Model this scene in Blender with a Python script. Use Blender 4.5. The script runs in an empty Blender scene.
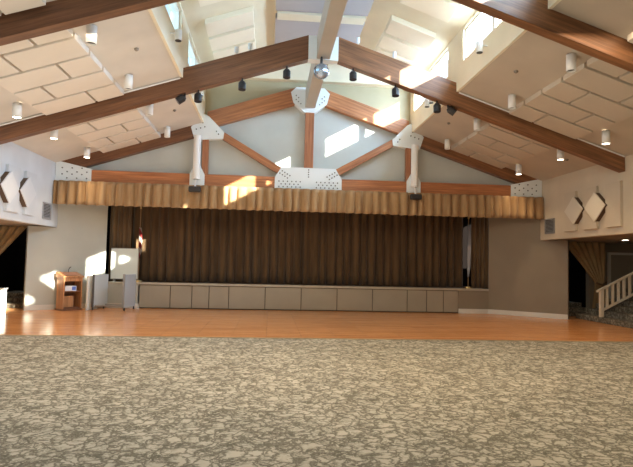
import bpy, bmesh, math, random
from mathutils import Vector, Matrix
random.seed(7)
sc = bpy.context.scene
COL = sc.collection

# ------------------------------------------------------------------ layout (metres)
XC = 1.1            # ridge line
HW = 7.19           # half width of the hall at the upper side walls
CW = 3.09           # half width of the raised clerestory
SL = 0.33           # roof slope
T = [-0.38, 3.69, 7.76, 11.83]   # open rafter frames
T2 = 15.70          # front face of the stage truss
YW = 15.95          # gable wall behind the stage truss
ZR = 6.54           # lower roof plane, height at the ridge line
BACK = -7.0

# ------------------------------------------------------------------ materials
def mat(name, color=(.8, .8, .8), rough=.6, metal=0., spec=.5):
    m = bpy.data.materials.new(name); m.use_nodes = True
    b = m.node_tree.nodes['Principled BSDF']
    b.inputs['Base Color'].default_value = (*color, 1)
    b.inputs['Roughness'].default_value = rough
    b.inputs['Metallic'].default_value = metal
    b.inputs['Specular IOR Level'].default_value = spec
    return m

def nd(m, t, **kw):
    n = m.node_tree.nodes.new(t)
    for k, v in kw.items():
        if k.startswith('i_'):
            n.inputs[k[2:].replace('_', ' ')].default_value = v
        else:
            setattr(n, k, v)
    return n

def lk(m, a, b): m.node_tree.links.new(a, b)

def coords(m, scale=(1, 1, 1), rot=(0, 0, 0)):
    t = nd(m, 'ShaderNodeTexCoord'); mp = nd(m, 'ShaderNodeMapping')
    mp.inputs['Scale'].default_value = scale; mp.inputs['Rotation'].default_value = rot
    lk(m, t.outputs['Object'], mp.inputs['Vector'])
    return mp.outputs['Vector']

def ramp(m, fac, stops):
    r = nd(m, 'ShaderNodeValToRGB'); e = r.color_ramp.elements
    while len(e) < len(stops): e.new(.5)
    for x, (p, c) in zip(e, stops): x.position = p; x.color = (*c, 1)
    lk(m, fac, r.inputs['Fac']); return r.outputs['Color']

def plaster(name, color, var=.06, rough=.75, bump=.08):
    m = mat(name, color, rough); b = m.node_tree.nodes['Principled BSDF']
    n = nd(m, 'ShaderNodeTexNoise'); n.inputs['Scale'].default_value = 1.3; n.inputs['Detail'].default_value = 4
    lk(m, coords(m), n.inputs['Vector'])
    c = ramp(m, n.outputs['Fac'], [(.3, tuple(v * (1 - var) for v in color)), (.7, tuple(min(1, v * (1 + var)) for v in color))])
    lk(m, c, b.inputs['Base Color'])
    n2 = nd(m, 'ShaderNodeTexNoise'); n2.inputs['Scale'].default_value = 60
    bp = nd(m, 'ShaderNodeBump'); bp.inputs['Strength'].default_value = bump; bp.inputs['Distance'].default_value = .01
    lk(m, n2.outputs['Fac'], bp.inputs['Height']); lk(m, bp.outputs['Normal'], b.inputs['Normal'])
    return m

def wood(name, dark, light, angle=0., vertical=False, rough=.45):
    """laminated timber: grain streaks run along the member"""
    m = mat(name, light, rough); b = m.node_tree.nodes['Principled BSDF']
    rot = (0, angle, 0)
    sc_ = (.5, 6, 9) if not vertical else (9, 6, .5)
    v = coords(m, (1, 1, 1), rot)
    mp = nd(m, 'ShaderNodeMapping'); mp.inputs['Scale'].default_value = sc_; lk(m, v, mp.inputs['Vector'])
    n = nd(m, 'ShaderNodeTexNoise'); n.inputs['Scale'].default_value = 1.6; n.inputs['Detail'].default_value = 6; n.inputs['Roughness'].default_value = .65
    lk(m, mp.outputs['Vector'], n.inputs['Vector'])
    c = ramp(m, n.outputs['Fac'], [(.32, dark), (.5, tuple((a + c_) / 2 for a, c_ in zip(dark, light))), (.68, light)])
    # lamination lines
    mp2 = nd(m, 'ShaderNodeMapping'); lk(m, v, mp2.inputs['Vector'])
    w = nd(m, 'ShaderNodeTexWave', wave_type='BANDS', bands_direction='Z' if not vertical else 'X')
    w.inputs['Scale'].default_value = 3.6; w.inputs['Distortion'].default_value = .4
    lk(m, mp2.outputs['Vector'], w.inputs['Vector'])
    c2 = ramp(m, w.outputs['Fac'], [(.0, (.72, .72, .72)), (.16, (1, 1, 1))])
    mx = nd(m, 'ShaderNodeMix', data_type='RGBA', blend_type='MULTIPLY'); mx.inputs['Factor'].default_value = .7
    lk(m, c, mx.inputs['A']); lk(m, c2, mx.inputs['B'])
    lk(m, mx.outputs['Result'], b.inputs['Base Color'])
    return m

ang = math.atan(SL)
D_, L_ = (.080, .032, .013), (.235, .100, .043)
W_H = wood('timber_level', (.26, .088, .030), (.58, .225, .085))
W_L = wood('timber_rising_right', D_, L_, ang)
W_R = wood('timber_falling_right_sunlit', (.105, .044, .018), (.33, .145, .06), -ang)  # lighter copy of the rafter timber, with sun brightness put into its colour
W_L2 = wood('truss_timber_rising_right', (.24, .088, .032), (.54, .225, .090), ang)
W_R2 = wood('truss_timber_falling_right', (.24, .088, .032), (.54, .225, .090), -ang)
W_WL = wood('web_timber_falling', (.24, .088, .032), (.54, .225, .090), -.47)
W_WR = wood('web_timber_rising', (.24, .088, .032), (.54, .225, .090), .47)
W_V = wood('timber_upright', (.24, .085, .036), (.48, .20, .09), 0, True)

CREAM = plaster('ceiling_plaster', (.62, .59, .54)); CREAM_R = plaster('ceiling_plaster_shaded', (.50, .435, .35))  # right copy is the same plaster darkened; the shade is in its colour
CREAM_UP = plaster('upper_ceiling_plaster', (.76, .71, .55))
PANEL = plaster('acoustic_panel_fabric', (.68, .63, .56), .04, .85); PANEL_R = plaster('acoustic_panel_fabric_shaded', (.54, .465, .37), .04, .85)  # same fabric; the right copy carries the dimmer light in its colour
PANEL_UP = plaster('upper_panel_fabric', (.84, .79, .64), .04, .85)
PANEL_GREY = plaster('ridge_panel_fabric', (.42, .41, .43), .04, .85)
WALL_SIDE = plaster('upper_wall_paint_cool_lit', (.62, .66, .70)); WALL_SIDE_R = plaster('upper_wall_paint_warm_lit', (.55, .47, .355))  # one paint: cool daylight put into the left colour, warm light into the right
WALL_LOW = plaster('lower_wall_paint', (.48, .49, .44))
WALL_LOW_R = plaster('lower_wall_paint_shaded', (.27, .225, .165))  # same lower paint, browner and darker to put shade into its colour
WALL_GABLE = plaster('gable_wall_paint', (.50, .53, .50))
WALL_OLIVE = plaster('clerestory_end_paint', (.42, .37, .24))
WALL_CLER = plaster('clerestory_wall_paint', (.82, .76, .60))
TRIM = plaster('white_trim_paint', (.72, .70, .64), .03, .45)
STEEL_W = plaster('white_painted_steel', (.74, .80, .82), .03, .4)
BOLT = mat('dark_bolt', (.10, .11, .12), .4, .6)
WHITE = mat('white_enamel', (.78, .78, .76), .35)
BLACK = mat('black_enamel', (.012, .012, .014), .4)
DARKV = mat('dark_void', (.006, .005, .005), 1., 0, 0)  # near-black colour standing in for the unlit passage and stage depths
STAGE = plaster('stage_front_paint', (.36, .32, .25), .05, .6)
STAGE_TOP = mat('stage_boards', (.14, .08, .045), .5)
RIDGE = plaster('ridge_beam_paint', (.44, .41, .36), .05, .6)

def emis(name, col, s):
    m = bpy.data.materials.new(name); m.use_nodes = True
    b = m.node_tree.nodes['Principled BSDF']; b.inputs['Emission Color'].default_value = (*col, 1)
    b.inputs['Emission Strength'].default_value = s; b.inputs['Base Color'].default_value = (*col, 1); return m
LAMP_ON = emis('lit_lamp', (1, .86, .66), 14)

# carpet : pale leaf-like shards separated by dark veins
def carpet(name, dk=1.):
    m = mat(name, (.4, .36, .3), .95, 0, .1); b = m.node_tree.nodes['Principled BSDF']
    v = coords(m)
    n = nd(m, 'ShaderNodeTexNoise'); n.inputs['Scale'].default_value = 4.5; n.inputs['Detail'].default_value = 5; n.inputs['Roughness'].default_value = .6
    lk(m, v, n.inputs['Vector'])
    ad = nd(m, 'ShaderNodeMix', data_type='RGBA', blend_type='LINEAR_LIGHT'); ad.inputs['Factor'].default_value = .20
    lk(m, v, ad.inputs['A']); lk(m, n.outputs['Color'], ad.inputs['B'])
    vo = nd(m, 'ShaderNodeTexVoronoi', feature='DISTANCE_TO_EDGE'); vo.inputs['Scale'].default_value = 8.0
    vo2 = nd(m, 'ShaderNodeTexVoronoi', feature='DISTANCE_TO_EDGE'); vo2.inputs['Scale'].default_value = 17.0
    lk(m, ad.outputs['Result'], vo.inputs['Vector']); lk(m, ad.outputs['Result'], vo2.inputs['Vector'])
    r1 = ramp(m, vo.outputs['Distance'], [(.0, (.1, .1, .1)), (.05, (.30, .30, .30)), (.16, (1, 1, 1))])
    r2 = ramp(m, vo2.outputs['Distance'], [(.0, (.1, .1, .1)), (.08, (.35, .35, .35)), (.22, (1, 1, 1))])
    n3 = nd(m, 'ShaderNodeTexNoise'); n3.inputs['Scale'].default_value = 4.5; n3.inputs['Detail'].default_value = 5
    lk(m, v, n3.inputs['Vector'])
    msk = ramp(m, n3.outputs['Fac'], [(.42, (0, 0, 0)), (.62, (1, 1, 1))])
    mx = nd(m, 'ShaderNodeMix', data_type='RGBA'); lk(m, msk, mx.inputs['Factor'])
    mx.inputs['A'].default_value = (1, 1, 1, 1); lk(m, r2, mx.inputs['B'])
    mu = nd(m, 'ShaderNodeMix', data_type='RGBA', blend_type='MULTIPLY'); mu.inputs['Factor'].default_value = 1
    lk(m, r1, mu.inputs['A']); lk(m, mx.outputs['Result'], mu.inputs['B'])
    c = ramp(m, mu.outputs['Result'], [(.0, (.15 * dk, .13 * dk, .095 * dk)), (.4, (.31 * dk, .27 * dk, .20 * dk)), (1., (.60 * dk, .525 * dk, .405 * dk))])
    n4 = nd(m, 'ShaderNodeTexNoise'); n4.inputs['Scale'].default_value = 1.1; lk(m, v, n4.inputs['Vector'])
    tint = ramp(m, n4.outputs['Fac'], [(.35, (.86, .86, .86)), (.65, (1.0, 1.0, 1.0))])
    mt = nd(m, 'ShaderNodeMix', data_type='RGBA', blend_type='MULTIPLY'); mt.inputs['Factor'].default_value = 1
    lk(m, c, mt.inputs['A']); lk(m, tint, mt.inputs['B'])
    lk(m, mt.outputs['Result'], b.inputs['Base Color'])
    n5 = nd(m, 'ShaderNodeTexNoise'); n5.inputs['Scale'].default_value = 90
    bp = nd(m, 'ShaderNodeBump'); bp.inputs['Strength'].default_value = .4; bp.inputs['Distance'].default_value = .01
    lk(m, n5.outputs['Fac'], bp.inputs['Height']); lk(m, bp.outputs['Normal'], b.inputs['Normal'])
    return m
CARPET = carpet('leaf_pattern_carpet'); CARPET_D = carpet('leaf_pattern_carpet_shaded', .55)  # second is the same carpet with the alcove shade multiplied into it

def wood_floor():
    m = mat('strip_wood_floor', (.5, .2, .08), .2, 0, .6); b = m.node_tree.nodes['Principled BSDF']
    v = coords(m)
    br = nd(m, 'ShaderNodeTexBrick'); br.inputs['Scale'].default_value = 1.0
    br.inputs['Brick Width'].default_value = 1.4; br.inputs['Row Height'].default_value = .085
    br.inputs['Mortar Size'].default_value = .003; br.inputs['Color1'].default_value = (.95, .43, .16, 1)
    br.inputs['Color2'].default_value = (.76, .32, .115, 1); br.inputs['Mortar'].default_value = (.36, .15, .06, 1)
    lk(m, v, br.inputs['Vector'])
    mp = nd(m, 'ShaderNodeMapping'); mp.inputs['Scale'].default_value = (.6, 9, 1); lk(m, v, mp.inputs['Vector'])
    n = nd(m, 'ShaderNodeTexNoise'); n.inputs['Scale'].default_value = 3; n.inputs['Detail'].default_value = 4; lk(m, mp.outputs['Vector'], n.inputs['Vector'])
    c2 = ramp(m, n.outputs['Fac'], [(.3, (.72, .70, .68)), (.7, (1.1, 1.08, 1.05))])
    mx = nd(m, 'ShaderNodeMix', data_type='RGBA', blend_type='MULTIPLY'); mx.inputs['Factor'].default_value = 1
    lk(m, br.outputs['Color'], mx.inputs['A']); lk(m, c2, mx.inputs['B']); lk(m, mx.outputs['Result'], b.inputs['Base Color'])
    n2 = nd(m, 'ShaderNodeTexNoise'); n2.inputs['Scale'].default_value = 5; lk(m, v, n2.inputs['Vector'])
    bp = nd(m, 'ShaderNodeBump'); bp.inputs['Strength'].default_value = .12; bp.inputs['Distance'].default_value = .02
    lk(m, n2.outputs['Fac'], bp.inputs['Height']); lk(m, bp.outputs['Normal'], b.inputs['Normal'])
    return m
FLOORW = wood_floor()

def cloth(name, c1, c2, scale=2.2, rough=.85):
    m = mat(name, c1, rough, 0, .25); b = m.node_tree.nodes['Principled BSDF']
    v = coords(m, (scale, scale, .25))
    n = nd(m, 'ShaderNodeTexNoise'); n.inputs['Scale'].default_value = 3; n.inputs['Detail'].default_value = 3
    lk(m, v, n.inputs['Vector'])
    lk(m, ramp(m, n.outputs['Fac'], [(.35, c1), (.65, c2)]), b.inputs['Base Color'])
    b.inputs['Sheen Weight'].default_value = .2
    return m
VALANCE = cloth('gold_valance_cloth', (.29, .175, .080), (.42, .27, .135))
CURTAIN = cloth('brown_curtain_cloth', (.080, .046, .021), (.128, .076, .036))
CURTAIN2 = cloth('side_leg_cloth', (.10, .06, .03), (.17, .105, .05))
DRAPE = cloth('tan_drape_cloth', (.24, .155, .07), (.34, .23, .11))

# ------------------------------------------------------------------ mesh helpers
class MB:
    def __init__(s): s.v = []; s.f = []
    def quadbox(s, pts8):
        b = len(s.v); s.v += [tuple(p) for p in pts8]
        for f in ((0, 3, 2, 1), (4, 5, 6, 7), (0, 1, 5, 4), (1, 2, 6, 5), (2, 3, 7, 6), (3, 0, 4, 7)):
            s.f.append(tuple(b + i for i in f))
        return s
    def box(s, x0, x1, y0, y1, z0, z1):
        return s.quadbox([(x0, y0, z0), (x1, y0, z0), (x1, y1, z0), (x0, y1, z0), (x0, y0, z1), (x1, y0, z1), (x1, y1, z1), (x0, y1, z1)])
    def prism(s, pts, a0, a1, axis='y'):
        """polygon pts extruded from a0 to a1; pts are (x,z) for axis y, (x,y) for z, (y,z) for x"""
        b = len(s.v); n = len(pts)
        for a in (a0, a1):
            for p, q in pts:
                s.v.append({'y': (p, a, q), 'z': (p, q, a), 'x': (a, p, q)}[axis])
        s.f.append(tuple(range(b, b + n))); s.f.append(tuple(range(b + 2 * n - 1, b + n - 1, -1)))
        for i in range(n):
            j = (i + 1) % n; s.f.append((b + j, b + i, b + n + i, b + n + j))
        return s
    def tube(s, pts, r, seg=12, cap=True):
        pts = [Vector(p) for p in pts]; rs = r if isinstance(r, (list, tuple)) else [r] * len(pts)
        b = len(s.v); prev = None
        for i, p in enumerate(pts):
            d = (pts[min(i + 1, len(pts) - 1)] - pts[max(i - 1, 0)])
            if d.length < 1e-9: d = prev or Vector((0, 0, 1))
            d = d.normalized(); prev = d
            u = d.cross(Vector((0, 1, 0)) if abs(d.y) < .9 else Vector((1, 0, 0))).normalized(); w = d.cross(u)
            for k in range(seg):
                a = 2 * math.pi * k / seg
                s.v.append(tuple(p + (u * math.cos(a) + w * math.sin(a)) * rs[i]))
        for i in range(len(pts) - 1):
            for k in range(seg):
                k2 = (k + 1) % seg
                s.f.append((b + i * seg + k, b + i * seg + k2, b + (i + 1) * seg + k2, b + (i + 1) * seg + k))
        if cap:
            s.f.append(tuple(b + k for k in range(seg - 1, -1, -1))); e = b + (len(pts) - 1) * seg
            s.f.append(tuple(e + k for k in range(seg)))
        return s
    def grid(s, fn, nu, nv):
        b = len(s.v)
        for j in range(nv + 1):
            for i in range(nu + 1): s.v.append(tuple(fn(i / nu, j / nv)))
        for j in range(nv):
            for i in range(nu):
                a = b + j * (nu + 1) + i; s.f.append((a, a + 1, a + nu + 2, a + nu + 1))
        return s
    def build(s, name, m, parent=None, smooth=False, bevel=0, solid=0, origin=None, mods=()):
        me = bpy.data.meshes.new(name)
        if parent is not None: o_ = Vector(parent['_o'])
        elif origin is not None: o_ = Vector(origin)
        else:
            o_ = Vector((0, 0, 0))
        me.from_pydata([tuple(Vector(p) - o_) for p in s.v], [], s.f)
        bm = bmesh.new(); bm.from_mesh(me); bmesh.ops.recalc_face_normals(bm, faces=bm.faces)
        bm.to_mesh(me); bm.free()
        me.materials.append(m)
        if smooth:
            for p in me.polygons: p.use_smooth = True
        o = bpy.data.objects.new(name, me); COL.objects.link(o)
        if parent is not None: o.parent = parent if parent.type == 'EMPTY' or True else None
        else: o.location = o_
        o['_o'] = tuple(o_)
        if bevel:
            md = o.modifiers.new('bevel', 'BEVEL'); md.width = bevel; md.segments = 2; md.limit_method = 'ANGLE'
        if solid:
            md = o.modifiers.new('solid', 'SOLIDIFY'); md.thickness = solid
        return o

def tag(o, label=None, cat=None, group=None, kind=None):
    if label: o['label'] = label
    if cat: o['category'] = cat
    if group: o['group'] = group
    if kind: o['kind'] = kind
    return o
def thing(name, loc, label, cat, group=None):
    """empty at the base of a thing; parts are modelled in world coordinates"""
    o = bpy.data.objects.new(name, None); COL.objects.link(o); o.location = loc; o['_o'] = tuple(loc)
    o.empty_display_size = .2
    return tag(o, label, cat, group)
def struct(mb, name, m, **k): return tag(mb.build(name, m, **k), kind='structure')
def spart(mb, name, m, parent, **k): return mb.build(name, m, parent, **k)

# ------------------------------------------------------------------ floors
struct(MB().box(-11.5, 13.7, BACK, 10.72, -.1, 0), 'floor', CARPET)
struct(MB().box(-11.5, 13.7, 10.72, 20, -.1, 0), 'floor', FLOORW)
struct(MB().box(-11.5, 13.7, 10.69, 10.745, 0, .006), 'trim_1', mat('brass_edge', (.45, .30, .14), .4, .3))

# ------------------------------------------------------------------ roof planes
def zl(dx): return ZR - SL * dx
RT = .2
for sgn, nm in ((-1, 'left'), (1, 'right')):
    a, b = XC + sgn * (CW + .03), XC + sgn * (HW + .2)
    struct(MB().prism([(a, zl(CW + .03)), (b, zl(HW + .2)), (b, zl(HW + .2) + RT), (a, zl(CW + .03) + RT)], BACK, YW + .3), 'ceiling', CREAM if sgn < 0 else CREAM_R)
# raised ceiling: two slopes and a level strip
FLZ = 7.55; FLW = 1.14; EZ = 6.86
s2 = (FLZ - EZ) / (CW - FLW)
for sgn in (-1, 1):
    a, b = XC + sgn * (CW + .24), XC + sgn * FLW
    za = EZ - .24 * s2
    struct(MB().prism([(a, za), (b, FLZ), (b, FLZ + .2), (a, za + .2)], BACK, YW + .3), 'ceiling', CREAM_UP)
struct(MB().box(XC - FLW, XC + FLW, BACK, YW + .3, FLZ, FLZ + .2), 'ceiling', CREAM_UP)

# ------------------------------------------------------------------ clerestory walls with windows between the frames
ZS, ZH = 6.07, 6.80
WT = .24
frames_y = [T[0] - 4.07] + T + [T[3] + 4.07]
GLASS = bpy.data.materials.new('window_glass'); GLASS.use_nodes = True
nt = GLASS.node_tree; nt.nodes.clear()
go = nt.nodes.new('ShaderNodeOutputMaterial'); gt = nt.nodes.new('ShaderNodeBsdfTransparent'); gt.inputs['Color'].default_value = (.93, .97, 1, 1)
gg = nt.nodes.new('ShaderNodeBsdfGlossy'); gg.inputs['Roughness'].default_value = .05; gm = nt.nodes.new('ShaderNodeMixShader'); gm.inputs['Fac'].default_value = .05
nt.links.new(gt.outputs[0], gm.inputs[1]); nt.links.new(gg.outputs[0], gm.inputs[2]); nt.links.new(gm.outputs[0], go.inputs[0])
wn = 0
for sgn, nm in ((-1, 'left'), (1, 'right')):
    xi, xo = XC + sgn * CW, XC + sgn * (CW + WT)
    x0, x1 = min(xi, xo), max(xi, xo)
    mb = MB().box(x0, x1, BACK, YW + .1, zl(CW) - .02, ZS)
    mb.box(x0, x1, BACK, YW + .1, ZH, EZ + .02)
    prev = BACK
    openings = []
    for k in range(len(frames_y) - 1):
        openings.append((frames_y[k] + .60, frames_y[k + 1] - .43))
    for a, b in openings:
        mb.box(x0, x1, prev, a, ZS, ZH); prev = b
    mb.box(x0, x1, prev, YW + .1, ZS, ZH)
    struct(mb, 'wall_' + nm, WALL_CLER)
    for a, b in openings:
        wn += 1
        xm = (xi + xo) / 2
        w = bpy.data.objects.new('window_%d' % wn, None); COL.objects.link(w); w.location = (xm, a, ZS); w['_o'] = (xm, a, ZS); w['kind'] = 'structure'
        f = MB(); c = (a + b) / 2; d = .07
        f.box(xm - d, xm + d, a, b, ZS, ZS + .05).box(xm - d, xm + d, a, b, ZH - .05, ZH)
        f.box(xm - d, xm + d, a, a + .05, ZS + .05, ZH - .05).box(xm - d, xm + d, b - .05, b, ZS + .05, ZH - .05)
        f.box(xm - d, xm + d, c - .05, c + .05, ZS + .05, ZH - .05)
        spart(f, 'window_frame', TRIM, w)
        for p, q in ((a + .05, c - .05), (c + .05, b - .05)):
            spart(MB().box(xm - .006, xm + .006, p, q, ZS + .05, ZH - .05), 'window_pane', GLASS, w)

# ------------------------------------------------------------------ side walls above the low alcoves
SOF = 2.35
YE = 16.06
for sgn, nm in ((-1, 'left'), (1, 'right')):
    xi = XC + sgn * HW; xo = XC + sgn * (HW + .2)
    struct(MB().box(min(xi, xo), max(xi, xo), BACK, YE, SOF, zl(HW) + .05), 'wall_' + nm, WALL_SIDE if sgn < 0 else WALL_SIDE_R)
    # low alcove: ceiling, outer wall
    xa = XC + sgn * 12.4
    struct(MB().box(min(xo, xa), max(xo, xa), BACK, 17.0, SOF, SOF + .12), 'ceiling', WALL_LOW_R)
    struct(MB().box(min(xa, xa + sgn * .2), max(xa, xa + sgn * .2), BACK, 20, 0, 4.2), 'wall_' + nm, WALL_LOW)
    # soffit patch between wall end and the splayed wall
    struct(MB().prism([(xi, YE), (XC + sgn * 8.2, 15.1), (xo, 15.1)][::1] + [], SOF, SOF + .1, 'z'), 'ceiling', WALL_LOW)
struct(MB().box(-11.5, 13.7, BACK - .2, BACK, 0, 8), 'wall_front', WALL_LOW)

# gable wall over the stage opening
g = MB().prism([(XC - HW - .2, 3.40), (XC + HW + .2, 3.40), (XC + HW + .2, zl(HW + .2) + .1), (XC + CW + .2, zl(CW) + .1), (XC + CW + .2, 6.05),
                (XC, 6.6 + .35), (XC - CW - .2, 6.05), (XC - CW - .2, zl(CW) + .1), (XC - HW - .2, zl(HW + .2) + .1)], YW, YW + .2)
struct(g, 'wall_back', WALL_GABLE)
g = MB().prism([(XC - CW, 5.6), (XC, 6.5), (XC + CW, 5.6), (XC + CW, 6.9), (XC - CW, 6.9)], YW - .04, YW - .001)
struct(g, 'wall_back', WALL_OLIVE)
g = MB().prism([(XC - CW, 6.9), (XC + CW, 6.9), (XC + FLW, FLZ), (XC - FLW, FLZ)], YW - .30, YW + .1)
struct(g, 'wall_back', CREAM_UP)
# header block above the proscenium and stage box
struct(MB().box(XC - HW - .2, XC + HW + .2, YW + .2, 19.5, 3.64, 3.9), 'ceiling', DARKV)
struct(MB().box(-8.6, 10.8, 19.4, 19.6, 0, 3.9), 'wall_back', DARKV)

# splayed walls flanking the stage
for sgn, nm in ((-1, 'left'), (1, 'right')):
    A, B = ((-4.93, 16.83), (-6.70, 15.60)) if sgn < 0 else ((7.08, 16.83), (8.88, 15.30))
    dx, dy = B[0] - A[0], B[1] - A[1]; L = math.hypot(dx, dy); nx, ny = (-dy / L * sgn * -1, dx / L * sgn * -1)
    # push thickness away from the hall
    if ny < 0: nx, ny = -nx, -ny
    tk = .16
    pts = [A, B, (B[0] + nx * tk, B[1] + ny * tk), (A[0] + nx * tk, A[1] + ny * tk)]
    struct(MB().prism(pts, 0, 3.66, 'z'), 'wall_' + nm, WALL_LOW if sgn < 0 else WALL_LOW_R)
    bb = [(A[0] - nx * .015, A[1] - ny * .015), (B[0] - nx * .015, B[1] - ny * .015), B, A]
    struct(MB().prism(bb, 0, .14, 'z', ), 'baseboard_' + nm, TRIM)
    # wall under the end of the stage
    xs = sorted((XC + sgn * 4.99, XC + sgn * 5.98))
    struct(MB().box(xs[0], xs[1], 16.83, 16.95, 0, .72), 'wall_' + nm, WALL_LOW if sgn < 0 else WALL_LOW_R)
    struct(MB().box(xs[0], xs[1], 16.81, 16.83, 0, .14), 'baseboard_' + nm, TRIM)
    # passage beyond the splayed wall: dark opening, then the alcove's end wall
    x2 = XC + sgn * 9.2
    xw = sorted((x2, XC + sgn * 12.4))
    struct(MB().box(xw[0], xw[1], 16.5, 16.7, 0, SOF), 'wall_' + nm, WALL_LOW_R)
    xw = sorted((XC + sgn * 7.7, x2))
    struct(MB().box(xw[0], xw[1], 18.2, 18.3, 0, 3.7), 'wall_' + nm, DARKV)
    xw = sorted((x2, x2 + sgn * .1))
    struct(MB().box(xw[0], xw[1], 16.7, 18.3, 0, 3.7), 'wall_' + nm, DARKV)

# ------------------------------------------------------------------ stage
st = thing('stage', (XC, 16.83, 0), 'long low stage with a panelled grey-brown front and pale nosing', 'stage')
for a, b in zip(PB := [-3.95, -2.97, -2.32, -1.80, -1.20, -.08, 1.04, 2.17, 3.30, 4.42, 5.05, 5.60, 6.09], PB[1:]):
    spart(MB().box(a + .012, b - .012, 16.83, 16.86, .03, .70), 'front_panel', STAGE, st, bevel=.004)
spart(MB().box(-3.95, 6.09, 16.865, 16.95, 0, .70), 'backing', mat('stage_gap', (.10, .08, .06), .9), st)
spart(MB().box(-4.88, 7.08, 16.79, 16.95, .72, .79), 'nosing', plaster('stage_nosing_paint', (.46, .42, .34)), st, bevel=.008)
spart(MB().box(-4.88, 7.08, 16.95, 19.4, .70, .785), 'stage_floor', STAGE_TOP, st)

def sheet(x0, x1, y, z0, z1, folds, amp, sag=.02, seed=1, nv=8):
    rnd = random.Random(seed); ph = [rnd.uniform(-.5, .5) for _ in range(int(folds) + 3)]; am = [rnd.uniform(.6, 1.25) for _ in range(int(folds) + 3)]
    def fn(u, v):
        t = u * folds; i = int(t); f = t - i
        p = ph[i] * (1 - f) + ph[i + 1] * f; a = am[i] * (1 - f) + am[i + 1] * f
        s = math.sin(2 * math.pi * t + p * 2.2)
        spread = .55 + .45 * (1 - v)
        yy = y + amp * a * s * spread
        zz = z1 + (z0 - z1) * (1 - v)
        if v < .01: zz += sag * math.sin(2 * math.pi * t + 1 + p) * .5 + sag * p * .6
        return (x0 + (x1 - x0) * u + amp * .35 * math.cos(2 * math.pi * t + p) * spread, yy, zz)
    return MB().grid(fn, int(folds * 9), nv)

o = sheet(XC - HW + .02, XC + HW - .02, 15.58, 2.98, 3.65, 54, .09, .022, 3, 6).build('valance', VALANCE, smooth=True, solid=.012, origin=(XC, 15.56, 2.99))
tag(o, 'long pleated gold valance hanging under the white-plated truss', 'valance')
o = sheet(-4.42, 1.02, 17.55, .80, 3.6, 20, .10, .0, 5, 8).build('stage_curtain', CURTAIN, smooth=True, solid=.01, origin=(-1.7, 17.55, .8))
tag(o, 'dark brown pleated stage curtain, the left half behind the stage front', 'curtain')
o = sheet(1.03, 6.46, 17.55, .80, 3.6, 20, .10, .0, 8, 8).build('stage_curtain', CURTAIN, smooth=True, solid=.01, origin=(3.7, 17.55, .8))
tag(o, 'dark brown pleated stage curtain, the right half behind the stage front', 'curtain')
o = sheet(-4.95, -4.30, 17.20, .80, 3.6, 4, .05, .0, 9, 8).build('side_curtain', CURTAIN2, smooth=True, solid=.01, origin=(-4.65, 17.2, .8))
tag(o, 'narrow dark side curtain at the left end of the stage, behind the whiteboard', 'curtain')
o = sheet(6.66, 7.25, 17.25, .80, 3.6, 4, .05, .0, 10, 8).build('side_curtain', CURTAIN2, smooth=True, solid=.01, origin=(6.9, 17.25, .8))
tag(o, 'narrow dark side curtain at the right end of the stage, beside the pale flag', 'curtain')

# flags beside the curtains
def flag(x, y, label, kind):
    t = thing('flag', (x, y, .785), label, 'flag')
    spart(MB().tube([(x, y, .785), (x, y, .83), (x, y, .84)], [.13, .12, .02], 16), 'stand', mat('brass_' + kind, (.55, .40, .18), .3, .8), t)
    spart(MB().tube([(x, y, .80), (x, y, 3.05)], .014, 8), 'pole', mat('pole_' + kind, (.30, .18, .08), .4), t)
    spart(MB().tube([(x, y, 3.05), (x, y, 3.09), (x, y, 3.14), (x, y, 3.18)], [.012, .03, .02, .002], 10), 'finial', mat('finial_' + kind, (.6, .45, .2), .3, .8), t)
    m = mat('flag_cloth_' + kind, (.6, .6, .6), .8)
    b = m.node_tree.nodes['Principled BSDF']
    w = nd(m, 'ShaderNodeTexWave', wave_type='BANDS', bands_direction='DIAGONAL'); w.inputs['Scale'].default_value = 1.7 if kind == 'striped' else .35
    w.inputs['Distortion'].default_value = 2
    lk(m, coords(m), w.inputs['Vector'])
    if kind == 'striped':
        c = ramp(m, w.outputs['Fac'], [(.45, (.22, .02, .02)), (.55, (.42, .36, .30))])
    else:
        c = ramp(m, w.outputs['Fac'], [(.4, (.30, .31, .34)), (.6, (.52, .52, .54))])
    lk(m, c, b.inputs['Base Color'])
    def fn(u, v):
        h = 1.25
        wd = .03 + (.07 if kind == 'striped' else .075) * math.sin(math.pi * min(1, (1 - v) * .9 + .08)) 
        a = u * 2 * math.pi * 2.5
        return (x - .01 + (u - .15) * wd + .012 * math.sin(a * 2), y - .035 + .05 * math.sin(a), 1.42 + 1.0 * v + .12 * (1 - v) * u + .05)
    if kind == 'striped':
        spart(MB().grid(fn, 30, 14), 'flag_cloth', m, t, smooth=True, solid=.006)
    else:
        def fn2(u, v):
            p = fn(u, v); return (p[0], p[1], 1.12 + (p[2] - 1.47) * 1.75)
        spart(MB().grid(fn2, 30, 14), 'flag_cloth', m, t, smooth=True, solid=.006)
flag(-4.02, 17.15, 'furled red and white striped flag on a pole, above the whiteboard corner', 'striped')
flag(6.54, 17.18, 'furled pale grey and blue flag on a pole at the right of the stage', 'pale')

# ------------------------------------------------------------------ frames and trusses
def ztop(a): return 6.74 - SL * a
def zbot(a): return 6.185 - SL * a
def mirror(pts, s): return [(XC + s * a, z) for a, z in pts]
def bolts(parent, pts, y, r=.02):
    for x, z in pts: spart(MB().tube([(x, y, z), (x, y - .018, z)], r, 8), 'bolt', BOLT, parent)

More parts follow.
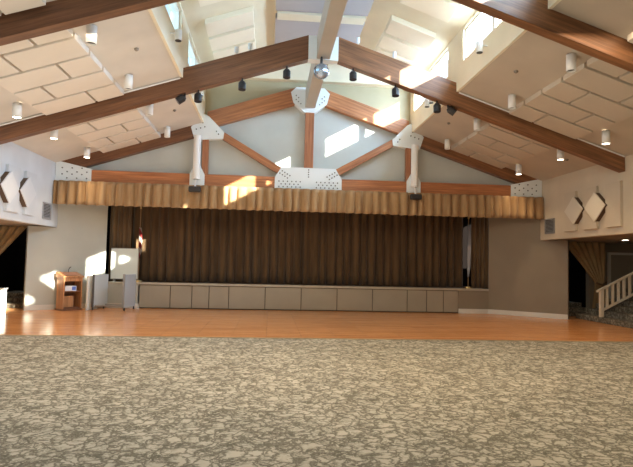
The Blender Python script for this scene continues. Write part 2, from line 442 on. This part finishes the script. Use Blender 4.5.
words = {-.38: 'behind the camera', 3.69: 'overhead', 7.76: 'nearest', 11.83: 'middle'}
for y in T:
    lab = {7.76: 'dark glued-timber roof frame crossing the upper corners of the view, nearest the camera',
           11.83: 'glued-timber roof frame with steel ridge plate, the mirror ball hanging under its peak',
           3.69: 'glued-timber roof frame over the camera', -.38: 'glued-timber roof frame behind the camera'}[y]
    t = thing('roof_frame', (XC, y, 6.1), lab, 'beam')
    for s, m in ((-1, W_L), (1, W_R)):
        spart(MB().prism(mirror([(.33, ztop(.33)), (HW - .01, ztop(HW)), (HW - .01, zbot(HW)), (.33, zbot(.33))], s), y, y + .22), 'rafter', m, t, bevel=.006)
    pl = spart(MB().prism(mirror([(-.34, 6.07), (.34, 6.07), (.34, 6.62), (-.34, 6.62)], 1), y - .012, y + .232), 'ridge_plate', STEEL_W, t)

# stage truss
t = thing('roof_truss', (XC, T2, 3.64), 'reddish timber truss over the stage with bolted white steel plates', 'truss')
Y0, Y1 = T2, T2 + .22
def zt2(a): return 6.83 - SL * a
def zb2(a): return 6.34 - SL * a
for s, m in ((-1, W_L2), (1, W_R2)):
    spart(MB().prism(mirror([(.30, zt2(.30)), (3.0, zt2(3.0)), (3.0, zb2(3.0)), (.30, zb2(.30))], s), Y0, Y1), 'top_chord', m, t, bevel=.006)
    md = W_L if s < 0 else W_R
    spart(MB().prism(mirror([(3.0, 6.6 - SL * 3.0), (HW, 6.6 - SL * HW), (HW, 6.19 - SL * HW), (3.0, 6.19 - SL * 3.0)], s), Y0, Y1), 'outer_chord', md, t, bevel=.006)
    # web from the centre plate up to the node
    a, b = Vector((.80, 4.16)), Vector((2.60, 5.20)); n = Vector((-(b - a).y, (b - a).x)).normalized() * .10
    spart(MB().prism(mirror([tuple(a + n), tuple(b + n), tuple(b - n), tuple(a - n)], s), Y0 + .02, Y1 - .02), 'web', W_WL if s < 0 else W_WR, t, bevel=.005)
    spart(MB().box(*sorted((XC + s * 2.94, XC + s * 3.12)), Y0 + .02, Y1 - .02, 4.0, 5.1), 'side_post', W_V, t, bevel=.005)
    npl = spart(MB().prism(mirror([(3.46, 5.36), (3.08, 5.76), (2.95, 5.70), (2.50, 5.25), (2.52, 5.06), (3.34, 4.98)], s), Y0 - .014, Y1 + .012), 'node_plate', STEEL_W, t)
    bolts(npl, mirror([(3.3, 5.30), (3.18, 5.34), (3.06, 5.38), (3.12, 5.5), (2.66, 5.18), (2.72, 5.26)], s), Y0 - .014)
    ep = spart(MB().prism(mirror([(HW - .01, 3.63), (6.20, 3.66), (6.20, 4.02), (HW - .01, 4.24)], s), Y0 - .014, Y1 + .012), 'end_plate', STEEL_W, t)
    pts = [(6.32 + .135 * i, 3.74 + .11 * ((i + j) % 2) + .09 * j) for i in range(6) for j in (0, 2)]
    bolts(ep, mirror(pts, s), Y0 - .014)
    # white pipe brace and bracket with a dark lamp head
    x = XC + s * (3.24 if s < 0 else 3.15)
    spart(MB().tube([(x, Y0 - .14, 3.82), (x, Y0 - .14, 5.08)], .105, 16), 'pipe', WHITE, t, smooth=False)
    spart(MB().prism([(x - .20, 3.60), (x + .22, 3.60), (x + .22, 3.98), (x + .10, 4.22), (x - .08, 4.22), (x - .20, 4.0)], Y0 - .05, Y0 - .0), 'bracket', STEEL_W, t)
spart(MB().box(XC - HW + .01, XC + HW - .01, Y0 + .01, Y1, 3.66, 4.00), 'bottom_chord', W_H, t, bevel=.006)
spart(MB().box(XC - .13, XC + .13, Y0 + .015, Y1 - .01, 4.0, 6.2), 'king_post', W_V, t, bevel=.005)
cp = spart(MB().prism(mirror([(-.99, 3.63), (.99, 3.63), (.99, 3.98), (.80, 4.29), (-.80, 4.29), (-.99, 3.98)], 1), Y0 - .014, Y1 + .012), 'centre_plate', STEEL_W, t)
pts = []
for s in (-1, 1):
    for i in range(6):
        for j in range(2): pts.append((XC + s * (.24 + i * .125), 3.71 + j * .16))
        if i < 5: pts.append((XC + s * (.30 + i * .125), 3.79)); 
    for i in range(4): pts += [(XC + s * (.55 + i * .075), 4.04 + i * .045), (XC + s * (.62 + i * .075), 3.97 + i * .045)]
pts += [(XC, 4.02 + i * .07) for i in range(4)]
bolts(cp, pts, Y0 - .014)
ap = spart(MB().prism(mirror([(-.58, 6.54), (-.50, 6.22), (-.16, 5.95), (.16, 5.95), (.50, 6.22), (.58, 6.54), (.42, 6.70), (-.42, 6.70)], 1), Y0 - .014, Y1 + .012), 'ridge_plate', STEEL_W, t)
bolts(ap, [(XC + s * (.28 + i * .07), 6.20 + i * .06 + j * .12) for s in (-1, 1) for i, j in ((0, 0), (1, 0), (2, 0), (1, 1), (2, 1))], Y0 - .014, .018)
for s, w in ((-1, 'left'), (1, 'right')):
    x = XC + s * (3.24 if s < 0 else 3.15)
    h = thing('stage_light', (x, 15.42, 3.62), 'black stage lamp below the white pipe on the %s of the truss' % w, 'lamp')
    spart(MB().box(x - .17, x + .17, 15.28, 15.46, 3.42, 3.58), 'housing', BLACK, h, bevel=.03)
    spart(MB().tube([(x, 15.38, 3.56), (x, 15.47, 3.72), (x, 15.56, 3.80)], .025, 8), 'yoke', WHITE, h)

# ridge beam
tag(MB().box(XC - .15, XC + .15, BACK, Y0 - .02, 6.09, 6.62).build('ridge_beam', RIDGE, origin=(XC, 4, 6.1), bevel=.01), 'grey-beige painted ridge beam running along the roof toward the stage', 'beam')

# conduits along the tops of the rafters
for s, w in ((-1, 'left'), (1, 'right')):
    a0, a1 = CW + .05, HW - .05
    o = MB().tube([(XC + s * a0, 11.79, zl(a0) - .03), (XC + s * a1, 11.79, zl(a1) - .03)], .018, 8).build('conduit', WHITE, origin=(XC + s * 5, 11.79, zl(5)))
    tag(o, 'thin white conduit along the top of the middle roof frame, %s side' % w, 'conduit')

# mirror ball
mbm = mat('mirror_facets', (.36, .44, .54), .22, .75)
b = mbm.node_tree.nodes['Principled BSDF']
t = thing('mirror_ball', (1.05, 11.70, 5.58), 'silver mirror ball hanging from the ridge of the middle roof frame', 'mirror ball')
me = MB()
def sph(cx, cy, cz, r, nu, nv):
    def fn(u, v):
        a = u * 2 * math.pi; q = (v - .5) * math.pi * .985
        return (cx + r * math.cos(q) * math.cos(a), cy + r * math.cos(q) * math.sin(a), cz + r * math.sin(q))
    return fn
me.grid(sph(1.05, 11.70, 5.76, .175, 26, 14), 26, 14)
spart(me, 'ball', mbm, t)
spart(MB().tube([(1.05, 11.70, 5.93), (1.05, 11.70, 6.0), (1.05, 11.70, 6.09)], [.03, .03, .02], 12), 'motor', BLACK, t)

# ------------------------------------------------------------------ acoustic panels on the lower slopes
ordinal = ['first', 'second', 'third', 'fourth', 'fifth', 'sixth']
def slope_panel(s, a0, a1, y0, y1, zf, th, name, m, label, cat, group):
    def p(a, d): return (XC + s * a, zf(a) - d)
    pts = [p(a0, 0), p(a1, 0), p(a1, th), p(a0, th)]
    o = MB().prism(pts, y0, y1).build(name, m, origin=(XC + s * (a0 + a1) / 2, (y0 + y1) / 2, zf((a0 + a1) / 2)), bevel=.006)
    return tag(o, label, cat, group)
for bay, (ys, n, desc) in enumerate(((3.95, 5, 'bay nearest the camera'), (8.03, 5, 'second bay from the stage'), (12.12, 5, 'bay next to the stage'))):
    for s, side in ((-1, 'left'), (1, 'right')):
        for r in range(n):
            y0 = ys + r * .757; y1 = y0 + .68
            if bay == 0 and r < 3: continue
            j = 4.87 if r % 2 == 0 else 5.42
            jj = j
            for q, (a0, a1) in enumerate(((4.31, jj - .025), (jj + .025, 5.90))):
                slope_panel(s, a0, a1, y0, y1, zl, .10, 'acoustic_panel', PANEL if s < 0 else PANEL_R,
                            'cream acoustic panel, %s slope, %s, %s row, %s piece' % (side, desc, ordinal[r], ('inner', 'outer')[q]),
                            'acoustic panel', 'acoustic panels on the %s slope' % side)
def zu(a): return FLZ - (a - FLW) * s2
for bay, (y_list, desc) in enumerate((((9.0, 9.8, 10.6), 'before the middle roof frame'), ((12.15, 13.02, 13.89), 'beyond the middle roof frame'))):
    for s, side in ((-1, 'left'), (1, 'right')):
        for r, y0 in enumerate(y_list):
            slope_panel(s, 1.62, 2.70, y0, y0 + .72, zu, .13, 'acoustic_panel', PANEL_UP,
                        'pale acoustic panel on the raised %s ceiling %s, %s row' % (side, desc, ordinal[r]),
                        'acoustic panel', 'acoustic panels on the raised %s ceiling' % side)
for y0, y1, w in ((9.0, 12.43, 'nearer'), (12.82, 15.4, 'farther')):
    o = MB().box(XC - 1.10, XC + 1.10, y0, y1, FLZ - .12, FLZ).build('ridge_panel', PANEL_GREY, origin=(XC, y0, FLZ))
    tag(o, 'flat grey ceiling panel above the ridge beam, the %s of two' % w, 'ceiling panel')

tag(MB().box(XC - 1.06, XC + 1.06, 12.45, 12.80, FLZ - .17, FLZ).build('cross_batten', CREAM_UP, origin=(XC, 12.6, FLZ)), 'cream cross batten between the two flat grey ceiling panels', 'batten')
# decorative panels and grilles on the side walls
DIAB = plaster('diamond_backing_shade', (.10, .06, .035), .1)  # dark brown paints in the shadow around each diamond
DIA = plaster('diamond_panel_paint', (.66, .60, .49), .03)
DIAL = plaster('diamond_panel_paint_cool_lit', (.68, .71, .74), .03)  # cool copy of the diamond paint, daylight tint put into its colour
for s, side in ((-1, 'left'), (1, 'right')):
    xw = XC + s * HW
    for k, (ya, yb) in enumerate(((13.79, 14.37), (12.85, 13.46), (11.93, 12.50))):
        xs = sorted((xw, xw - s * .07))
        o = MB().box(xs[0], xs[1], ya, yb, 2.53, 3.61).build('wall_panel', WALL_SIDE if s < 0 else WALL_SIDE_R, origin=(xw, (ya + yb) / 2, 2.53), bevel=.006)
        tag(o, 'upright rectangular wall panel on the upper %s wall, %s from the stage' % (side, ordinal[k]), 'wall panel', 'rectangular panels on the %s wall' % side)
    for k, yc in enumerate((13.77, 12.83)):
        pts = [(yc - .43, 3.08), (yc, 2.69), (yc + .43, 3.08), (yc, 3.45)]
        t = thing('diamond_panel', (xw, yc, 2.69), 'raised diamond wall panel on the upper %s wall, %s' % (side, ('nearer the stage', 'farther from the stage')[k]), 'wall panel', 'diamond panels on the %s wall' % side)
        spart(MB().prism([(yc - .41, 3.08), (yc, 2.71), (yc + .41, 3.08), (yc, 3.43)], xw, xw - s * .12, 'x'), 'backing', DIAB, t)
        spart(MB().prism(pts, xw - s * .12, xw - s * .15, 'x'), 'face', DIA if s > 0 else DIAL, t, bevel=.004)
    gy0, gy1 = 14.95, 15.5
    gr = thing('air_grille', (xw, (gy0 + gy1) / 2, 2.52), 'grey air grille on the upper %s wall beside the valance end' % side, 'air vent')
    fr = MB(); fx = sorted((xw, xw - s * .03))
    fr.box(fx[0], fx[1], gy0, gy1, 2.52, 2.56).box(fx[0], fx[1], gy0, gy1, 2.93, 2.97).box(fx[0], fx[1], gy0, gy0 + .04, 2.56, 2.93).box(fx[0], fx[1], gy1 - .04, gy1, 2.56, 2.93)
    GM = mat('grille_metal_' + side, (.28, .28, .28) if s > 0 else (.36, .38, .42), .5, .3)
    spart(fr, 'frame', GM, gr)
    sl = MB(); fx2 = sorted((xw - s * .004, xw - s * .024))
    for i in range(9): sl.box(fx2[0], fx2[1], gy0 + .04, gy1 - .04, 2.57 + i * .04, 2.59 + i * .04)
    spart(sl, 'slats', GM, gr)
    fx3 = sorted((xw, xw - s * .003))
    spart(MB().box(fx3[0], fx3[1], gy0 + .04, gy1 - .04, 2.56, 2.93), 'backing', BLACK, gr)

# ------------------------------------------------------------------ cylinder downlights
def downlight(a, s, y, lit, label):
    x = XC + s * a; zc = zl(a)
    zb = zc - .29
    t = thing('downlight', (x, y, zb), label, 'ceiling light')
    r = .078
    spart(MB().tube([(x, y, zb), (x, y, zc + .0)], r, 20, False), 'housing', WHITE, t, smooth=True, solid=-.004)
    spart(MB().tube([(x, y, zb + (.002 if lit else .03)), (x, y, zb + .04)], r - .006, 20), 'lamp', LAMP_ON if lit else BLACK, t)
    if lit:
        l = bpy.data.lights.new('downlight_lamp', 'SPOT'); l.energy = 90; l.spot_size = 1.9; l.spot_blend = .8; l.color = (1, .74, .45); l.shadow_soft_size = .07
        lo = bpy.data.objects.new('downlight_beam', l); COL.objects.link(lo); lo.location = (x, y, zb - .01)
for s, side in ((-1, 'left'), (1, 'right')):
    for y, w in ((8.72, 'just past the nearest roof frame'), (11.0, 'just before the middle roof frame'), (12.95, 'just past the middle roof frame'), (15.2, 'close to the stage truss')):
        downlight(4.03, s, y, False, 'unlit white cylinder light on the inner %s slope %s' % (side, w))
    for y, w in ((8.72, 'just past the nearest roof frame'), (10.95, 'just before the middle roof frame'), (12.78, 'just past the middle roof frame'), (15.05, 'close to the stage truss')):
        downlight(6.13, s, y, True, 'glowing white cylinder light on the outer %s slope %s' % (side, w))

# black gimbal spots under the middle frame
def track_spot(x, y, z, label, m=BLACK, tilt=0.):
    t = thing('spotlight', (x, y, z), label, 'spotlight')
    spart(MB().tube([(x, y, z), (x, y, z - .07)], .018, 8), 'stem', m, t)
    d = Vector((math.sin(tilt), -.15, -math.cos(tilt))).normalized()
    c = Vector((x, y, z - .07))
    h = spart(MB().tube([tuple(c), tuple(c + d * .05), tuple(c + d * .20)], [.05, .085, .085], 16), 'head', m, t)
    spart(MB().tube([tuple(c + d * .198), tuple(c + d * .204)], .07, 16), 'lens', mat('lens_glass', (.05, .05, .06), .1), h)
for x, lab in ((-1.95, 'black spotlight tilted left under the left rafter by the clerestory wall'), (-1.66, 'black spotlight under the left rafter beside the tilted one'),
               (-.70, 'black spotlight under the middle of the left rafter'), (.29, 'black spotlight left of the mirror ball'),
               (1.80, 'black spotlight right of the mirror ball'), (2.79, 'black spotlight under the sunlit part of the right rafter'),
               (3.77, 'black spotlight under the right rafter by the clerestory wall'), (4.03, 'black spotlight tilted right beside the one by the clerestory wall')):
    a = abs(x - XC)
    track_spot(x, 11.94, zbot(a) + .0, lab, BLACK, -.9 if x < -1.9 else (.9 if x > 4 else 0))
for x, lab in ((-.85, 'small pale spotlight standing on top of the left rafter, left one'), (-.55, 'small pale spotlight standing on top of the left rafter, right one'), (2.75, 'small pale spotlight standing on top of the right rafter'), (1.9, 'small pale spotlight on the rafter top right of the ridge')):
    a = abs(x - XC); z = ztop(a)
    t = thing('spotlight', (x, 11.95, z), lab, 'spotlight')
    spart(MB().tube([(x, 11.95, z), (x, 11.95, z + .08)], .014, 8), 'stem', WHITE, t)
    spart(MB().tube([(x, 11.95, z + .08), (x, 11.92, z + .20)], .045, 12), 'head', STEEL_W, t)
def wall_spot(s, y, z, lab):
    xw = XC + s * CW; x = xw - s * .16
    t = thing('spotlight', (xw, y, z), lab, 'spotlight')
    spart(MB().tube([(xw, y, z), (x, y, z)], .018, 8), 'arm', WHITE, t)
    spart(MB().tube([(x, y, z + .06), (x, y, z - .14)], .065, 16), 'head', WHITE, t)
    spart(MB().tube([(x, y, z - .135), (x, y, z - .15)], .06, 16), 'lens', BLACK, t)
wall_spot(-1, 10.2, 5.80, 'white spotlight with black lens on the left clerestory sill')
wall_spot(1, 10.07, 5.86, 'white spotlight hanging below the right clerestory window')
wall_spot(1, 13.6, 5.80, 'white spotlight on the right clerestory wall beyond the middle frame, left one')
wall_spot(1, 13.25, 5.80, 'white spotlight on the right clerestory wall beyond the middle frame, right one')
wall_spot(-1, 13.6, 5.80, 'white spotlight on the left clerestory wall beyond the middle frame')

# small ceiling sprinklers
for s, a, y, lab in ((-1, 3.62, 9.9, 'left slope before the middle frame'), (-1, 3.62, 13.9, 'left slope near the stage'), (1, 3.62, 9.95, 'right slope before the middle frame'), (1, 3.62, 13.9, 'right slope near the stage'), (1, 6.6, 13.3, 'outer right slope')):
    o = MB().tube([(XC + s * a, y, zl(a)), (XC + s * a, y, zl(a) - .03), (XC + s * a, y, zl(a) - .05)], [.045, .04, .015], 12).build('sprinkler', mat('sprinkler_metal', (.25, .22, .18), .4, .5), origin=(XC + s * a, y, zl(a)))
    tag(o, 'small round sprinkler head on the ' + lab, 'sprinkler')

# ------------------------------------------------------------------ tied-back drapes in the passages
def drape(s, label):
    Y = 15.85
    def edge(v):     # v 0 floor .. 1 top ; offset from XC of inner edge
        z = v * 2.34
        if z > 1.05:
            k = (z - 1.05) / 1.29
            return 8.98 - 1.05 * k ** 1.25 - .05 * math.sin(math.pi * k)
        k = z / 1.05
        return 8.98 - .12 * (1 - k)
    def out(v):
        return 9.28 + .10 * abs(v - .45)
    def fn(u, v):
        a = edge(v); b = out(v)
        x = a + (b - a) * u
        amp = .05 * (.35 + abs(v - .45))
        return (XC + s * x, Y + amp * math.sin(u * 2 * math.pi * 6), v * 2.34 + .005)
    t = thing('drape', (XC + s * 9.1, Y, 0), label, 'drape')
    spart(MB().grid(fn, 60, 26), 'cloth', DRAPE, t, smooth=True, solid=.01)
    e = edge(.45)
    spart(MB().tube([(XC + s * (e - .02), Y - .09, 1.08), (XC + s * (e + .15), Y - .12, 1.03), (XC + s * 9.3, Y - .07, 1.10)], .03, 8), 'tieback', CURTAIN, t)
drape(-1, 'tan drape tied back in the dark passage at the left edge')
drape(1, 'tan drape tied back in the dark passage beside the white stair railing')

# ------------------------------------------------------------------ carpeted steps
def steps(name, pts_fn, n, label, s):
    t = thing(name, pts_fn, label, 'stairs'); return t
for s, side in ((-1, 'left'), (1, 'right')):
    # steps up to the stage inside the passage
    t = thing('passage_steps', (XC + s * 8.3, 16.3, 0), 'carpeted steps inside the dark %s passage behind the drape' % side, 'steps')
    xs = sorted((XC + s * 7.8, XC + s * 9.18))
    for i in range(3):
        spart(MB().box(xs[0], xs[1], 16.3 + i * .3, 18.1, i * .13 + .001, (i + 1) * .13), 'step', CARPET_D, t, bevel=.01)
# broad stair on the right rising away from the wood floor
t = thing('staircase', (9.35, 14.2, 0), 'broad carpeted stair rising to the right beside the white railing', 'stairs')
for i in range(7):
    x0 = 9.36 + i * .32
    spart(MB().box(x0, x0 + .32 if i < 6 else 13.4, 12.9, 15.7, .001, (i + 1) * .155), 'step', CARPET_D, t, bevel=.012)
RAIL = plaster('railing_paint', (.80, .70, .54), .03, .4)
t = thing('railing', (9.40, 14.6, 0), 'white wooden stair railing with square balusters at the right edge', 'railing')
rx, ry = 9.44, 14.55
k = .50
spart(MB().box(rx - .05, rx + .05, ry - .05, ry + .05, 0, .95), 'newel_post', RAIL, t, bevel=.008)
def rail(z0, h, w, x0=rx - .13, x1=rx + 3.0):
    return MB().prism([(x0, z0 + (x0 - rx) * k), (x1, z0 + (x1 - rx) * k), (x1, z0 + h + (x1 - rx) * k), (x0, z0 + h + (x0 - rx) * k)], ry - w, ry + w)
spart(rail(.91, .06, .05), 'handrail', RAIL, t, bevel=.008)
spart(rail(.30, .07, .03, rx), 'bottom_rail', RAIL, t, bevel=.006)
for i in range(1, 17):
    x = rx + i * .17
    spart(MB().prism([(x - .035, .35 + (x - .035 - rx) * k), (x + .035, .35 + (x + .035 - rx) * k), (x + .035, .92 + (x + .035 - rx) * k), (x - .035, .92 + (x - .035 - rx) * k)], ry - .022, ry + .022), 'baluster', RAIL, t, bevel=.003)
# added white panel standing in for the daylight glow on the left
t = thing('glow_panel', (-7.35, 15.1, 0), 'added low white panel standing in for daylight glow at the left edge', 'added panel')
spart(MB().box(-9.4, -6.98, 15.05, 15.17, 0, .60), 'panel', mat('glow_panel_white', (.9, .9, .88), .5), t, bevel=.006)
spart(MB().box(-9.45, -6.96, 15.02, 15.20, .60, .64), 'cap', TRIM, t, bevel=.006)

# door on the right alcove wall
d = bpy.data.objects.new('door_1', None); COL.objects.link(d); d.location = (11.35, 16.5, 0); d['_o'] = (11.35, 16.5, 0); d['kind'] = 'structure'
spart(MB().box(11.0, 11.9, 16.45, 16.49, 0, 1.98), 'door_leaf', plaster('door_paint', (.34, .29, .22)), d)
spart(MB().box(10.9, 11.0, 16.44, 16.50, 0, 2.06).box(11.9, 12.0, 16.44, 16.5, 0, 2.06).box(11.0, 11.9, 16.44, 16.5, 1.98, 2.06), 'door_frame', TRIM, d)
# recessed light in the right alcove ceiling
t = thing('recessed_light', (10.0, 14.0, SOF - .01), 'small lit recessed light in the low ceiling over the railing', 'ceiling light')
spart(MB().tube([(10.0, 14.3, SOF - .012), (10.0, 14.3, SOF)], .10, 20), 'ring', TRIM, t)
spart(MB().tube([(10.0, 14.3, SOF - .016), (10.0, 14.3, SOF - .012)], .07, 20), 'lamp', LAMP_ON, t)

# ------------------------------------------------------------------ lectern
def local(ox, oy, rot):
    c, s_ = math.cos(rot), math.sin(rot)
    return lambda x, y, z: (ox + x * c - y * s_, oy + x * s_ + y * c, z)
def lbox(mb, L, x0, x1, y0, y1, z0, z1, zt=None):
    zt = zt or (z1, z1, z1, z1)
    return mb.quadbox([L(x0, y0, z0), L(x1, y0, z0), L(x1, y1, z0), L(x0, y1, z0), L(x0, y0, zt[0]), L(x1, y0, zt[1]), L(x1, y1, zt[2]), L(x0, y1, zt[3])])
L = local(-5.63, 15.93, math.radians(46))
LW = wood('lectern_wood', (.36, .15, .055), (.62, .30, .13), 0, True)
LD = wood('lectern_dark_wood', (.14, .055, .025), (.26, .11, .05), 0, True)
t = thing('lectern', (-5.63, 15.93, 0), 'orange-brown wooden lectern with open shelves by the left wall', 'lectern')
w, dp = .27, .20
spart(lbox(MB(), L, -w, -w + .03, -dp, dp, .05, .93, (.93, .93, 1.03, 1.03)), 'side_panel', LW, t)
spart(lbox(MB(), L, w - .03, w, -dp, dp, .05, .93, (.93, .93, 1.03, 1.03)), 'side_panel', LW, t)
spart(lbox(MB(), L, -w + .03, w - .03, dp - .025, dp, .05, 1.03), 'front_panel', LD, t)
spart(lbox(MB(), L, -w + .03, w - .03, -dp + .02, dp - .025, .52, .545), 'shelf', LD, t)
spart(lbox(MB(), L, -w + .03, w - .03, -dp + .02, dp - .025, .06, .09), 'shelf', LD, t)
spart(lbox(MB(), L, -w + .03, w - .03, -dp + .01, -dp + .03, .82, .91), 'apron', LW, t)
tp = spart(lbox(MB(), L, -w - .03, w + .03, -dp - .03, dp + .03, .925, .96, (.965, .965, 1.075, 1.075)), 'top', LW, t)
spart(lbox(MB(), L, -w - .02, w + .02, -dp - .02, dp + .02, 0, .05), 'base', LD, t)
spart(lbox(MB(), L, -.22, .10, -.05, dp - .04, .09, .40), 'inner_box', LW, t)
spart(MB().tube([L(0, .1, 1.03), L(0, .12, 1.12), L(0, .05, 1.2), L(0, -.02, 1.22)], .008, 6), 'microphone', BLACK, t)
o = lbox(MB(), L, -.19, .13, -.14, .1, .546, .69).build('paper_box', mat('paper_box_white', (.82, .84, .9), .5), origin=L(0, 0, .546)); tag(o, 'small white and blue box on the lectern shelf', 'box')
o = lbox(MB(), L, .0, .11, -.148, -.141, .57, .67).build('blue_card', mat('blue_card_ink', (.12, .2, .6), .5), origin=L(.08, -.165, .57)); tag(o, 'small blue card against the white box in the lectern', 'card')
o = lbox(MB(), L, -.19, .18, -.14, .12, 1.0, 1.01, (.995, .995, 1.068, 1.068)).build('paper_stack', mat('sheet_paper', (.6, .3, .2), .7), origin=L(0, 0, .97)); tag(o, 'reddish folder lying on the sloped lectern top', 'folder')

# ------------------------------------------------------------------ folded rolling table
t = thing('folding_table', (-4.3, 15.9, 0), 'grey-white folding table folded upright on a wheeled frame', 'table')
FT = plaster('table_laminate', (.62, .66, .68), .03, .4); FE = mat('table_edge', (.10, .10, .10), .5); FM = mat('table_frame_metal', (.35, .36, .36), .4, .6)
LL = local(-4.90, 16.26, math.radians(74))
spart(lbox(MB(), LL, -.30, .40, -.018, .018, .10, 1.02), 'leaf', FT, t)
spart(lbox(MB(), LL, -.325, -.302, -.03, .03, .08, 1.03), 'leaf_edge', FE, t)
L2 = local(-4.02, 16.22, math.radians(76))
spart(lbox(MB(), L2, -.36, .30, -.018, .018, .10, 1.04), 'leaf', plaster('table_laminate_shade', (.50, .54, .58), .03, .4), t)
spart(lbox(MB(), L2, -.385, -.362, -.03, .03, .08, 1.05), 'leaf_edge', FM, t)
spart(MB().tube([LL(-.2, 0, .12), L2(-.2, 0, .12)], .02, 8).tube([LL(.3, 0, .12), L2(.2, 0, .12)], .02, 8), 'crossbar', FM, t)
for LLL in (LL, L2):
    for xx in (-.30, .26):
        c = LLL(xx, 0, .045)
        spart(MB().tube([(c[0] - .015, c[1], c[2]), (c[0] + .015, c[1], c[2])], .045, 14), 'wheel', BLACK, t)
        spart(MB().tube([(c[0], c[1], .08), (c[0], c[1], .12)], .012, 8), 'caster_stem', FM, t)
# side cushion/white slim board at the left of the folded table
Lq = local(-5.06, 16.22, math.radians(74))
o = lbox(MB(), Lq, -.30, .2, -.03, .03, .0, .98).build('partition_board', plaster('board_white', (.80, .80, .76)), origin=Lq(0, 0, 0), bevel=.01)
tag(o, 'slim white board standing against the left side of the folded table', 'board')

# whiteboard on the stage edge
t = thing('whiteboard', (-4.38, 17.0, .79), 'square white board standing on the left end of the stage', 'whiteboard')
WB = mat('whiteboard_face', (.72, .78, .74), .3)
spart(MB().box(-4.80, -4.02, 17.0, 17.025, .88, 1.80), 'panel', WB, t)
f = MB().box(-4.82, -4.00, 16.99, 17.03, .86, .885).box(-4.82, -4.00, 16.99, 17.03, 1.795, 1.815).box(-4.82, -4.80, 16.99, 17.03, .885, 1.795).box(-4.02, -4.00, 16.99, 17.03, .885, 1.795)
spart(f, 'frame', mat('whiteboard_frame', (.45, .45, .42), .4, .4), t)
for x in (-4.7, -4.12):
    spart(MB().box(x - .02, x + .02, 16.93, 17.09, .787, .86), 'foot', FM, t)

# ------------------------------------------------------------------ camera
cam = bpy.data.cameras.new('camera'); co = bpy.data.objects.new('camera', cam); COL.objects.link(co)
r = Vector((0.99579676, -0.08862087, 0.02313324)); u = Vector((-0.02784838, -0.05234417, 0.99824073)); f = Vector((0.08725407, 0.99468911, 0.0545921))
M = Matrix(((r.x, u.x, -f.x, 0), (r.y, u.y, -f.y, 0), (r.z, u.z, -f.z, 1.5), (0, 0, 0, 1)))
co.matrix_world = M
cam.sensor_width = 36; cam.lens = 537.02 / 633 * 36; cam.clip_start = .05
sc.camera = co

# ------------------------------------------------------------------ light
w = bpy.data.worlds.new('world'); sc.world = w; w.use_nodes = True
nt = w.node_tree; bg = nt.nodes['Background']
tc = nt.nodes.new('ShaderNodeTexCoord'); sx = nt.nodes.new('ShaderNodeSeparateXYZ'); rp = nt.nodes.new('ShaderNodeValToRGB')
mr = nt.nodes.new('ShaderNodeMapRange'); mr.inputs['From Min'].default_value = -1; mr.inputs['From Max'].default_value = 1
e = rp.color_ramp.elements; e[0].position = .25; e[0].color = (.16, .52, .78, 1); e[1].position = .62; e[1].color = (1.0, .98, .95, 1)
nt.links.new(tc.outputs['Generated'], sx.inputs[0]); nt.links.new(sx.outputs['X'], mr.inputs['Value']); nt.links.new(mr.outputs[0], rp.inputs['Fac'])
nt.links.new(rp.outputs['Color'], bg.inputs['Color']); bg.inputs['Strength'].default_value = 1.6

sd = Vector((-1, 1.25, -.545)).normalized()
sl = bpy.data.lights.new('sun', 'SUN'); sl.energy = 42; sl.angle = math.radians(.6); sl.color = (1, .90, .72)
so = bpy.data.objects.new('sun', sl); COL.objects.link(so); so.rotation_euler = sd.to_track_quat('-Z', 'Y').to_euler(); so.location = (12, -10, 12)

def area(name, loc, target, sx_, sy_, power, col):
    l = bpy.data.lights.new(name, 'AREA'); l.shape = 'RECTANGLE'; l.size = sx_; l.size_y = sy_; l.energy = power; l.color = col
    o = bpy.data.objects.new(name, l); COL.objects.link(o); o.location = loc
    o.rotation_euler = (Vector(target) - Vector(loc)).to_track_quat('-Z', 'Y').to_euler(); return o
# daylight at the clerestory glazing on either side
for y in (1.7, 5.8, 9.85, 13.9):
    area('daylight_right', (XC + CW + .45, y, 6.60), (XC - 8, y + 1.0, 3.0), 3.2, .9, 470, (.58, .78, 1.0))
    area('daylight_left', (XC - CW - .45, y, 6.60), (XC + 8, y + .3, 3.4), 3.2, .9, 40, (.6, .85, 1.0))
# added fill lamps, unseen: one behind the camera, two aimed up from floor level
area('hall_fill', (XC - 3, -6.5, 2.2), (XC - 4, 12, 3.0), 8, 3.4, 130, (1.0, .86, .66))
area('floor_fill', (XC - 3.0, 7.6, .03), (XC - 3.0, 7.601, 6), 9, 6, 200, (1.0, .84, .66))
area('wood_floor_fill', (XC - 3.0, 13.0, .03), (XC - 3.0, 13.001, 6), 9, 4, 115, (1.0, .84, .66))
area('overhead_fill', (XC, 7.0, 4.6), (XC + .3, 9.0, 0), 9, 2.6, 300, (1.0, .82, .60))  # added warm fill pointing down; no such fixture hangs there
area('left_entrance_daylight', (-8.6, 11.0, 2.0), (-7.3, 16, .8), 1.2, 1.6, 12, (.95, .98, 1.0))

sc.view_settings.view_transform = 'Standard'
sc.view_settings.exposure = 0.0
for o in sc.objects:
    if '_o' in o: del o['_o']
